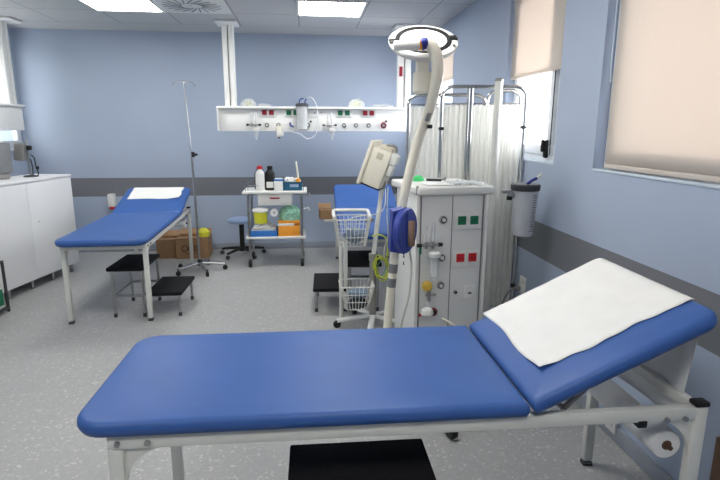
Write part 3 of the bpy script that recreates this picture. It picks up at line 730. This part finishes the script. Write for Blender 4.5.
# ------------------------------------------------------------------ wheeled monitor stand with two wire baskets
YM = 3.66
t = thing('monitor_stand', 'grey wheeled pole stand with two white wire baskets behind the near bed', 'monitor stand', (.475, YM, 0))
MB().tube([(0, 0, .06), (0, 0, .52)], .026, 16).build('lower_pole', 'greymetal', t)
MB().tube([(0, 0, .52), (.058, 0, 1.02)], .017, 14).build('upper_pole', 'panel', t)
MB().cyl((0, 0, .50), (0, 0, .55), .031, n=16).build('collar', 'greymetal', t)
for k in range(5):
    a = 2*PI*k/5+PI+.12; R = .27 if math.cos(a) < 0 else .21; cx, cy = math.cos(a)*R/.27, math.sin(a)*R/.27
    l = MB().tube([(0, 0, .075), (cx*.27, cy*.27, .055)], .022, 10, flat=.7).build('base_leg', 'panel', t)
    MB().cyl((cx*.27-cy*.014, cy*.27+cx*.014, .028), (cx*.27+cy*.014, cy*.27-cx*.014, .028), .028, n=16, bev=.005).build('caster', 'black', l)
def wire_basket(parent, cx, cy, z0, z1, wb, wt, db, dt, rim=.004, tall_front=False):
    b = MB(); n = 7
    def ring(z, w, d, r):
        ol = rrect(cx-w/2, cy-d/2, cx+w/2, cy+d/2, .03, 3); b.tube([(x, y, z) for x, y in ol], r, 6, closed=True)
    h = z1-z0
    ring(z0, wb, db, .0028); ring(z1, wt, dt, rim)
    for f in (.33, .66): ring(z0+h*f, wb+(wt-wb)*f, db+(dt-db)*f, .0024)
    for k in range(n+1):
        u = -.5+k/n; v = u*.86
        for s in (-1, 1):
            b.tube([(cx+v*wt, cy+s*dt/2, z1), (cx+v*wb, cy+s*db/2, z0)], .0024, 5)
            b.tube([(cx+s*wt/2, cy+v*dt, z1), (cx+s*wb/2, cy+v*db, z0)], .0024, 5)
        b.tube([(cx+v*wb, cy-db/2, z0), (cx+v*wb, cy+db/2, z0)], .0024, 5)
    return b.build('wire_basket', 'white_paint', parent)
wire_basket(t, -.165, -.07, .64, .83, .19, .25, .16, .22, .005)
MB().tube([(-.29, -.18, .845), (-.285, .03, .86), (-.24, .06, .862), (-.06, .05, .862), (-.04, 0, .86), (-.045, -.18, .845)], .012, 10, smooth=4).build('basket_handle', 'white_plastic', t)
wire_basket(t, -.13, -.07, .175, .35, .16, .24, .15, .22, .004)
MB().box((-.03, 0, .30), (.05, .03, .03), .004).build('basket_bracket', 'greymetal', t)
MB().box((-.03, 0, .80), (.06, .03, .03), .004).build('basket_bracket', 'greymetal', t)
MB().tube([(-.235, 0, .07), (-.235, 0, .64)], .014, 10).build('side_post', 'white_paint', t)
def cuff(label, x, y, z, d, m, seed):
    b = MB().blob((0, 0, 0), d, 3, .10, seed).build('pressure_cuff', m, None, 25); b.location = (x, y, z); tag(b, label, 'pressure cuff')
    return b
cuff('dark rolled cuff lying in the upper wire basket', .33, YM-.07, .705, (.07, .06, .055), 'cloth', 3)
cuff('grey-blue folded cuff on top in the lower wire basket', .36, YM-.07, .275, (.075, .06, .035), 'cloth', 4)
cuff('black cuff at the bottom of the lower wire basket', .355, YM-.07, .20, (.07, .06, .042), 'clothd', 6)
# the cream monitor on the stand
t = thing('vital_signs_monitor', 'cream vital signs monitor tilted on top of the wheeled stand', 'monitor', (.537, YM, 1.02))
mm = Matrix.Translation((-.015, 0, .165)) @ Matrix.Rotation(-.42, 4, 'Z') @ Matrix.Rotation(.35, 4, 'Y')
MB().box((.0, 0, -.01), (.14, .21, .27), .014).build('housing', 'cream', t, mtx=mm)
MB().box((-.082, 0, .0), (.026, .25, .315), .010).build('bezel', 'cream', t, mtx=mm)
MB().box((-.0965, 0, .02), (.004, .19, .20), .001).build('screen', 'black', t, mtx=mm)
MB().box((.02, -.03, .135), (.09, .12, .035), .008).build('top_recess', 'creamd', t, mtx=mm)
MB().tube([(.0, -.06, .14), (.03, -.06, .165), (.075, -.06, .165), (.09, -.06, .13)], .010, 8, smooth=3).build('carry_handle', 'steelgrey', t, mtx=mm)
MB().box((.085, -.03, .08), (.05, .11, .07), .010).box((.09, -.04, .0), (.035, .07, .08), .008).build('connector_block', 'white_plastic', t, mtx=mm)
MB().box((.0, -.107, .075), (.045, .004, .045), .001).build('side_badge', 'creamd', t, mtx=mm)
MB().box((-.01, 0, -.151), (.15, .16, .012), .004).build('base_plate', 'black', t, mtx=mm)
MB().cyl((0, 0, 0), (0, 0, .06), .024, n=14).build('mount', 'greymetal', t)
c = MB().tube([(.60, YM-.03, 1.09), (.62, YM-.06, 1.06), (.635, YM-.08, .95), (.63, YM-.08, .70), (.62, YM-.06, .50), (.60, YM-.04, .32)], .006, 8, smooth=6)
tag(c.build('power_cable', 'black'), 'black cable hanging from the back of the cream monitor', 'cable')
c = MB().tube([(.55, YM-.06, 1.03), (.545, YM-.08, .92), (.50, YM-.09, .86), (.35, YM-.10, .84), (.26, YM-.10, .80), (.30, YM-.08, .74)], .004, 6, smooth=6)
c.tube([(.57, YM-.05, 1.04), (.56, YM-.08, .85), (.57, YM-.08, .70), (.545, YM-.07, .60), (.55, YM-.07, .52)], .004, 6, smooth=6)
tag(c.build('sensor_lead', 'cable_w'), 'thin pale sensor leads running from the monitor to the upper basket', 'cable')
c = MB(); r_ = random.Random(5)
c.tube([(.46, YM-.05, .69), (.52, YM-.06, .70), (.565, YM-.07, .66), (.57, YM-.07, .56), (.55, YM-.07, .50)], .0055, 6, smooth=5)
for k in range(5):
    ph = r_.uniform(0, 1); rx, rz2 = r_.uniform(.035, .055), r_.uniform(.07, .10)
    c.tube([(.53+r_.uniform(-.01, .01)+rx*math.cos(a+ph*.4), YM-.075+.008*k, .455+rz2*math.sin(a)) for a in [2*PI*j/16 for j in range(16)]], .0042, 6, closed=True)
tag(c.build('coiled_cable', 'cable_y'), 'coiled yellow-green sensor cable hanging from the monitor stand', 'cable')
c = MB()
for k in range(1):
    c.tube([(.53+.034*math.cos(a), YM-.046, .45+.062*math.sin(a+.3)) for a in [2*PI*j/16 for j in range(16)]], .0035, 6, closed=True)
tag(c.build('coiled_cable', 'cable_g'), 'thin green cable loops inside the yellow-green coil', 'cable')

# ------------------------------------------------------------------ surgical lamp
t = thing('surgical_lamp', 'cream mobile surgical lamp with round white head beside the supply column', 'surgical lamp', (0, 0, 0))
YLm = 2.70
hm = Matrix.Translation((.599, YLm+.03, 1.862)) @ Matrix.Rotation(math.radians(-4), 4, 'Y') @ Matrix.Rotation(math.radians(-146), 4, 'X')
MB().lathe([(0, .034), (.12, .032), (.165, .014), (.176, -.004), (.173, -.013), (.150, -.018), (0, -.012)], n=44).build('lamp_head', 'white_plastic', t, mtx=hm)
MB().lathe([(.118, -.022), (.140, -.022), (.143, -.016), (.143, -.012), (.118, -.012), (.118, -.022)], n=44).build('dark_ring', 'black', t, mtx=hm)
MB().lathe([(0, -.024), (.08, -.022), (.118, -.017), (.118, -.012), (0, -.012)], n=44).build('lamp_glass', 'lampglass', t, mtx=hm)
for sx in (-1, 1): MB().box((sx*.150, .0, -.017), (.046, .045, .014), .006).build('head_grip', 'black', t, mtx=hm)
MB().cyl((.135, .085, -.017), (.135, .085, -.026), .008, n=12).build('switch', 'greymetal', t, mtx=hm)
MB().cyl((.425, YLm-.12, 1.822), (.548, YLm-.13, 1.830), .024, n=20, bev=.004).build('grip_handle', 'white_plastic', t)
MB().cyl((.545, YLm-.13, 1.830), (.555, YLm-.13, 1.830), .0252, n=20).build('orange_band', 'orange', t)
MB().tube([(.553, YLm-.13, 1.828), (.566, YLm-.13, 1.834), (.582, YLm-.13, 1.836)], .0275, 16).build('blue_band', 'navy', t)
MB().tube([(.578, YLm-.13, 1.836), (.605, YLm-.13, 1.824), (.628, YLm-.13, 1.78), (.640, YLm-.12, 1.70), (.630, YLm-.08, 1.59), (.614, YLm-.04, 1.50)], .028, 18, smooth=6, rs=[.026, .029, .030, .029, .027, .025]).build('curved_arm', 'cream', t)
MB().box((.578, YLm-.06, 1.765), (.060, .05, .12), .008).build('yoke', 'cream', t)
MB().tube([(.585, YLm-.04, 1.80), (.592, YLm+.03, 1.87)], .018, 10).build('head_pivot', 'cream', t)
MB().cyl((.585, YLm-.05, 1.612), (.585, YLm-.05, 1.712), .050, n=26, bev=.008).build('counterweight', 'cream', t)
MB().tube([(.616, YLm-.04, 1.51), (.575, YLm, 1.362), (.529, YLm, 1.171), (.507, YLm, 1.07), (.472, YLm, .82), (.452, YLm, .60), (.437, YLm, .40), (.43, YLm, .10)], .024, 16, smooth=5, rs=[.024, .026, .026, .025, .024, .024, .024, .024]).build('pole', 'cream', t)
MB().box((.617, YLm-.06, 1.51), (.022, .03, .07), .004, rot=(0, .25, 0)).build('joint_clamp', 'steelgrey', t)
MB().box((.628, YLm-.04, 1.45), (.026, .03, .02), .004).build('latch', 'black', t)
for z in (.62, .70): MB().cyl((.452+(z-.63)*.09, YLm, z-.025), (.452+(z-.58)*.09, YLm, z+.025), .0252, n=16).build('label_band', 'steelgrey', t)
hb = MB(); hb.lathe([(0, .03), (.05, .03), (.05, .09), (.028, .13), (0, .13)], (.43, YLm, 0), n=22); hb.build('hub', 'cream', t)
for a, R in ((-66, .58), (-165, .30), (100, .40)):
    a = math.radians(a); cx, cy = math.cos(a)*R, math.sin(a)*R
    l = MB().tube([(.43+cx*.06, YLm+cy*.06, .08), (.43+cx, YLm+cy, .068)], .02, 10).build('base_leg', 'cream', t)
    MB().cyl((.43+cx-cy*.03, YLm+cy+cx*.03, .031), (.43+cx+cy*.03, YLm+cy-cx*.03, .031), .030, n=16, bev=.004).build('caster', 'black', l)
b = MB(); b.prism([(-.045, -.11), (.03, -.125), (.045, -.09), (.045, .09), (.02, .115), (-.035, .10)], -.045, .045, Matrix.Translation((.472, YLm-.055, .925)) @ Matrix.Rotation(PI/2, 4, 'X') @ Matrix.Rotation(0, 4, 'Z'))
tag(b.build('drape_holder', 'blue'), 'blue plastic holder clamped on the lamp pole at mid height', 'holder')
b = thing('hose_reel', 'blue half-round reel with brown pad beside the lamp pole holder', 'reel', (.505, YLm-.06, .92), -.25)
MB().lathe([(0, 0), (.115, 0), (.12, .008), (.12, .03), (.113, .036), (0, .036)], (-.01, 0, 0), (.93, -.36, 0), 30, flat=1).build('disc', 'blue', b)
MB().tube([(.035+.0*math.cos(a)+.008, -.045-.045*math.cos(a), .085*math.sin(a)) for a in [-.8+1.6*k/8 for k in range(9)]], .018, 10).build('grip_pad', 'brown', b)
c = MB().tube([(.545, YLm-.02, .80), (.555, YLm-.03, .70), (.545, YLm-.03, .55), (.51, YLm-.03, .40), (.48, YLm-.03, .22), (.45, YLm-.03, .12)], .006, 8, smooth=6)
tag(c.build('lamp_cable', 'cable_w'), 'white cable hanging along the lower lamp pole', 'cable')

# ------------------------------------------------------------------ medical supply column
CR = math.radians(7); CO = (.622, 2.845, 0)
cm = Matrix.Translation(CO) @ Matrix.Rotation(CR, 4, 'Z')
t = thing('supply_column', 'white medical supply column with sockets and gas outlets before the curtain screen', 'supply column', CO, CR)
w_, dp_, zt_ = .41, .42, 1.075
MB().box((w_/2, dp_/2, (zt_+.05)/2), (w_, dp_, zt_-.05), .006).build('body', 'panel', t)
for x in (-.004, w_+.004): MB().box((x, -.002, zt_/2+.02), (.022, .022, zt_-.05), .006).build('edge_profile', 'white_plastic', t)
MB().box((.016, -.003, zt_/2+.02), (.006, .006, zt_-.05)).build('shadow_gap', 'seam', t)
MB().box((w_-.016, -.003, zt_/2+.02), (.006, .006, zt_-.05)).build('shadow_gap', 'seam', t)
MB().box((.205, -.001, zt_/2+.02), (.004, .004, zt_-.05)).build('centre_seam', 'seam', t)
MB().box((w_/2+.01, .235, zt_+.024), (w_+.05, .53, .045), .012, seg=3).build('top_shelf', 'white_plastic', t)
MB().box((w_/2, dp_/2, .025), (w_-.04, dp_-.04, .05), .004).build('plinth', 'dark', t)
MB().box((-.013, -.012, zt_+.03), (.012, .012, .05), .003).build('corner_clip', 'steel', t)
for m, z in (('green', .926), ('red', .706)):
    pl = socket_plate(t, -.001, .215, .385, z-.055, z+.045)
    for x in (.262, .338): socket(pl, x, -.001, z, m, .05)
pl = socket_plate(t, -.001, .292, .372, .455, .535); MB().cyl((.332, -.010, .505), (.332, -.004, .505), .024, n=20).build('round_insert', 'panel', pl)
MB().box((.332, -.010, .487), (.022, .006, .010), .002).build('slot', 'black', pl)
for x, z, r, rg, co in ((.150, .933, .023, 'steel', 'white_plastic'), (.148, .712, .023, 'steel', 'white_plastic'), (.148, .545, .023, 'steel', 'white_plastic'), (.108, .385, .025, 'dred', 'black'), (.242, .498, .012, 'steel', 'black')):
    gas_outlet(t, x, -.001, z, r, rg, co)
for z in (.686, .64):
    MB().prism([(-.012, -.012), (.012, 0), (-.012, .012)], 0, .003, Matrix.Translation((-.0165, dp_*.45, z)) @ Matrix.Rotation(-PI/2, 4, 'Y')).build('arrow_mark', 'black', t)
def on_col(x, y, z): return cm @ Vector((x, y, z))
f = flowmeter('flowmeter', 'large clear flowmeter with black end knobs on the supply column', 0, 0, 0, .12, None, 1.0)
f.location = on_col(.064, 0, .795); f.rotation_euler = (0, 0, CR)
MB().tube([(-.055, -.03, -.01), (-.055, -.03, -.05)], .007, 8).build('green_nozzle', 'green', f)
f = thing('gas_regulator', 'yellow-knobbed regulator with white cup low on the supply column', 'regulator', on_col(.055, 0, .50), CR)
MB().lathe([(0, 0), (.028, 0), (.030, .006), (.030, .02), (.022, .026), (0, .026)], (0, -.02, .055), (0, -1, 0), 22).build('knob', 'amber', f)
MB().cyl((0, 0, .055), (0, -.03, .055), .012, n=12).cyl((.012, -.03, -.04), (.012, -.03, .05), .011, n=12).cyl((-.005, -.03, 0), (.055, -.03, .0), .008, n=12).build('body', 'steel', f)
MB().lathe([(0, 0), (.036, .004), (.038, .015), (.030, .035), (.012, .045), (0, .045)], (-.0, -.045, -.115), n=22).build('cup', 'white_plastic', f)
MB().lathe([(0, 0), (.007, 0), (.007, .05), (0, .05)], (.004, -.04, -.075), n=10).build('neck', 'clear', f)
rc = MB().box((-.03, -.004, -.13), (.022, .002, .007)).box((-.03, -.0042, -.13), (.007, .002, .022)); rc.build('red_cross', 'red', f)
c = MB().tube([tuple(on_col(.16, -.02, .345)), tuple(on_col(.22, -.04, .31)), tuple(on_col(.27, -.05, .26)), tuple(on_col(.30, -.05, .18))], .007, 8, smooth=5)
tag(c.build('hose', 'cream'), 'cream hose leaving the lower outlet of the supply column', 'hose')
# things lying on the column top
zt2 = zt_+.0475
f = thing('oxygen_mask', 'bright green mask lying on top of the supply column', 'mask', on_col(.11, .33, zt2), .3)
MB().lathe([(.030, 0), (.040, .0), (.038, .018), (.018, .034), (0, .036)], n=20, flat=.7).build('shell', 'greentape', f)
MB().tube([(-.03, 0, .006), (-.05, .02, .006), (-.04, .05, .006)], .003, 6, smooth=3).build('strap', 'white_plastic', f)
f = thing('laryngoscope', 'small black handled tool beside the green mask', 'tool', on_col(.18, .26, zt2), -.2)
MB().tube([(-.04, 0, .012), (.05, 0, .010)], .010, 10, flat=.8).build('handle', 'black', f)
MB().tube([(.05, 0, .012), (.08, .01, .02)], .007, 8).build('tip', 'steel', f)
def sheet(name, label, pts, m, cat, amp=.006, seed=1, zoff=0):
    a, b, c, d = [Vector(on_col(*p)) for p in pts]
    r = random.Random(seed); g = [[r.uniform(0, 1) for _ in range(20)] for _ in range(20)]
    fn = lambda u, v: (a*(1-u)*(1-v)+b*u*(1-v)+c*u*v+d*(1-u)*v)+Vector((0, 0, .002+amp*g[int(u*14)][int(v*14)]))
    return tag(MB().grid(fn, 14, 14).build(name, m, None, 15, solid=.0006), label, cat)
sheet('plastic_wrapper', 'crinkled clear wrapper lying at the right of the column top', [(.22, .02, zt2), (.425, .02, zt2), (.425, .22, zt2), (.24, .26, zt2)], 'film', 'wrapper', .012, 3)
sheet('document', 'white paper lying on the middle of the column top', [(.06, .05, zt2), (.24, .02, zt2), (.26, .20, zt2), (.08, .24, zt2)], 'paper', 'paper', .003, 4)

# suction canister on the side rail
f = thing('suction_canister', 'large frosted graduated suction canister hanging right of the supply column', 'canister', (1.262, 2.90, .825))
MB().lathe([(0, 0), (.050, 0), (.058, .008), (.074, .27), (.070, .27), (.054, .014), (0, .012)], n=36).build('jar', 'frost', f)
MB().lathe([(0, .27), (.080, .268), (.083, .274), (.083, .300), (.076, .306), (0, .302)], n=36).build('lid', 'dark', f)
MB().tube([(.0, -.02, .303), (.02, -.03, .325), (.05, -.03, .34)], .009, 8, smooth=3).build('hose_port', 'navy', f)
MB().tube([(.045, -.03, .338), (.075, -.03, .36)], .007, 8).build('port_tip', 'cream', f)
sc = MB()
for k in range(16):
    z = .035+k*.014; a = -PI/2+.45; R = .0555+.0165*z/.27+.0015+.002; L_ = .035 if k % 2 == 0 else .022
    x = R*math.cos(a); y = R*math.sin(a)
    sc.box((x, y, z), (L_, .0015, .0028), rot=(0, 0, a+PI/2))
sc.build('scale_marks', 'dark', f)
b = MB().box((-.10, .01, .26), (.07, .02, .022), .004).box((-.075, .0, .24), (.02, .04, .03), .004).cyl((-.10, -.02, .235), (-.10, -.02, .255), .013, n=12); b.build('rail_clamp', 'steel', f)
MB().cyl((-.10, -.02, .215), (-.10, -.02, .237), .016, n=14).build('clamp_screw', 'black', f)

# ------------------------------------------------------------------ folding curtain screen
t = thing('folding_screen', 'white pleated curtain folding screen in chrome frames beside the window', 'folding screen', (0, 0, 0))
def screen_panel(A, Bp, z0, z1, mid=False, r=.0125, corner=.07, ctop=.12, curt=True, uu=None):
    A, Bp = Vector(A+(0,)), Vector(Bp+(0,)); d = (Bp-A).normalized(); n = Vector((-d.y, d.x, 0)); L = (Bp-A).length
    P = lambda s, z, o=0: A+d*s+n*o+Vector((0, 0, z))
    pts = [P(0, z0)]+[P(0, z1-corner)]+[P(corner*(1-math.cos(a)), z1-corner+corner*math.sin(a)) for a in [PI/2*k/6 for k in range(1, 7)]]
    pts += [P(L-corner*(1-math.cos(a)), z1-corner+corner*math.sin(a)) for a in [PI/2*k/6 for k in range(6, 0, -1)]]+[P(L, z1-corner), P(L, z0)]
    fr = MB().tube(pts, r, 12); fr.tube([P(0, .18), P(L, .18)], r*.8, 10)
    if mid: fr.tube([P(L*mid-.010, .18), P(L*mid-.010, z1)], r*.75, 10); fr.tube([P(L*mid+.012, .18), P(L*mid+.012, z1)], r*.75, 10)
    fo = fr.build('screen_frame', 'chrome', t)
    for s in (0, L): MB().tube([P(s, .04, -.16), P(s, .055, 0), P(s, .04, .16)], .011, 8).build('foot', 'chrome', fo)
    MB().tube([P(.014, z1-ctop+.01), P(L-.014, z1-ctop+.01)], .004, 6).build('curtain_rod', 'chrome', fo)
    if curt:
        np_ = int(L/.034)
        def fn(u, v):
            s = .018+(L-.036)*u; am = .007+.008*v
            return P(s, z1-ctop-v*(z1-ctop-.22)+.004*math.sin(u*np_*2*PI), am*math.sin(u*np_*2*PI+.6*math.sin(v*4+u*9))+.003*math.sin(u*17+v*3)+.012)
        MB().grid(fn, np_*6, 14).build('curtain', 'curtain', t, 80)
    return fo
screen_panel((.885, 3.425), (1.418, 3.345), .03, 1.705, mid=.335, ctop=.115)
screen_panel((.705, 3.62), (1.235, 3.58), .03, 1.665, ctop=.075)
screen_panel((1.25, 3.60), (1.415, 3.43), .03, 1.69, ctop=.10)
for z in (1.45, .38): MB().box((1.412, 3.335, z), (.03, .034, .02), .003).build('hinge_clip', 'black', t)
MB().box((.885, 3.415, 1.44), (.03, .034, .02), .003).build('hinge_clip', 'black', t)
p = thing('upright_post', 'thick cream upright post with flat cap behind the supply column', 'post', (1.21, 3.285, 0))
MB().tube([(0, 0, .03), (0, 0, 1.73)], .025, 18).build('tube', 'white_paint', p)
MB().lathe([(0, 0), (.028, 0), (.028, .012), (.020, .018), (0, .018)], (0, 0, 1.73), n=18).build('cap', 'greymetal', p)
MB().lathe([(0, 0), (.05, 0), (.05, .02), (.03, .03), (0, .03)], n=18).build('foot', 'white_paint', p)

# ------------------------------------------------------------------ right wall fittings
p = thing('wall_socket', 'white wall socket with plugged grey cable on right wall under band', 'socket', (XW, 3.22, .415))
MB().box((-.006, 0, 0), (.012, .085, .12), .004).build('plate', 'white_plastic', p)
MB().box((-.016, .0, -.015), (.02, .05, .05), .004).build('cover', 'panel', p)
MB().cyl((-.02, 0, -.015), (-.055, 0, -.015), .017, n=12).build('plug', 'greymetal', p)
c = MB().tube([(XW-.055, 3.22, .40), (XW-.10, 3.20, .39), (XW-.15, 3.17, .33), (XW-.18, 3.14, .22), (XW-.20, 3.10, .08), (XW-.22, 3.05, .02)], .007, 8, smooth=5)
tag(c.build('socket_cable', 'greymetal'), 'grey cable dropping from the socket on the right wall', 'cable')
p = thing('wall_socket', 'small white wall box low on the right wall under the bed head', 'socket', (XW, 2.10, .10))
MB().box((-.012, 0, 0), (.024, .08, .12), .005).build('plate', 'white_plastic', p)
MB().box((-.027, 0, 0), (.008, .05, .05), .003).build('cover', 'panel', p)
p = MB().box((1.412, 1.465, .20), (.03, .05, .40), .004)
tag(p.build('wooden_board', 'wood'), 'short dark brown wooden board leaning by the right wall edge', 'board')

# ------------------------------------------------------------------ light
w = bpy.data.worlds.new('world'); SC.world = w; w.use_nodes = True
bg = w.node_tree.nodes['Background']; bg.inputs[0].default_value = (1, .985, .96, 1); bg.inputs[1].default_value = 3.0
def area(name, loc, rot, sx, sy, e, col=(1, 1, 1)):
    l = bpy.data.lights.new(name, 'AREA'); l.shape = 'RECTANGLE'; l.size = sx; l.size_y = sy; l.energy = e; l.color = col
    o = bpy.data.objects.new(name, l); COL.objects.link(o); o.location = loc; o.rotation_euler = rot; return o
for i, (ya, yb, za, zb) in enumerate(WR):
    area('window_daylight', (XW+.45, (ya+yb)/2, (za+zb)/2), (0, PI/2, 0), zb-za, yb-ya, (75, 42, 34)[i], (.92, .96, 1))
area('window_daylight', (XL-.45, 5.25, 1.75), (0, -PI/2, 0), 1.1, 1.8, 6, (.92, .98, 1))

# ------------------------------------------------------------------ camera
cam = bpy.data.cameras.new('camera'); co = bpy.data.objects.new('camera', cam); COL.objects.link(co)
cam.sensor_width = 36; cam.lens = 521.2*36/720; cam.clip_start = .02
yaw, pitch, roll = .1031, .2105, .0033
fw = Vector((math.sin(yaw)*math.cos(pitch), math.cos(yaw)*math.cos(pitch), -math.sin(pitch)))
r0 = Vector((math.cos(yaw), -math.sin(yaw), 0)); u0 = r0.cross(fw)
r2 = r0*math.cos(roll)+u0*math.sin(roll); u2 = -r0*math.sin(roll)+u0*math.cos(roll)
mw = Matrix(((r2.x, u2.x, -fw.x, 0), (r2.y, u2.y, -fw.y, 0), (r2.z, u2.z, -fw.z, 1.4385), (0, 0, 0, 1)))
co.matrix_world = mw
SC.camera = co
SC.view_settings.view_transform = 'Standard'
SC.view_settings.look = 'None'
SC.view_settings.exposure = .28
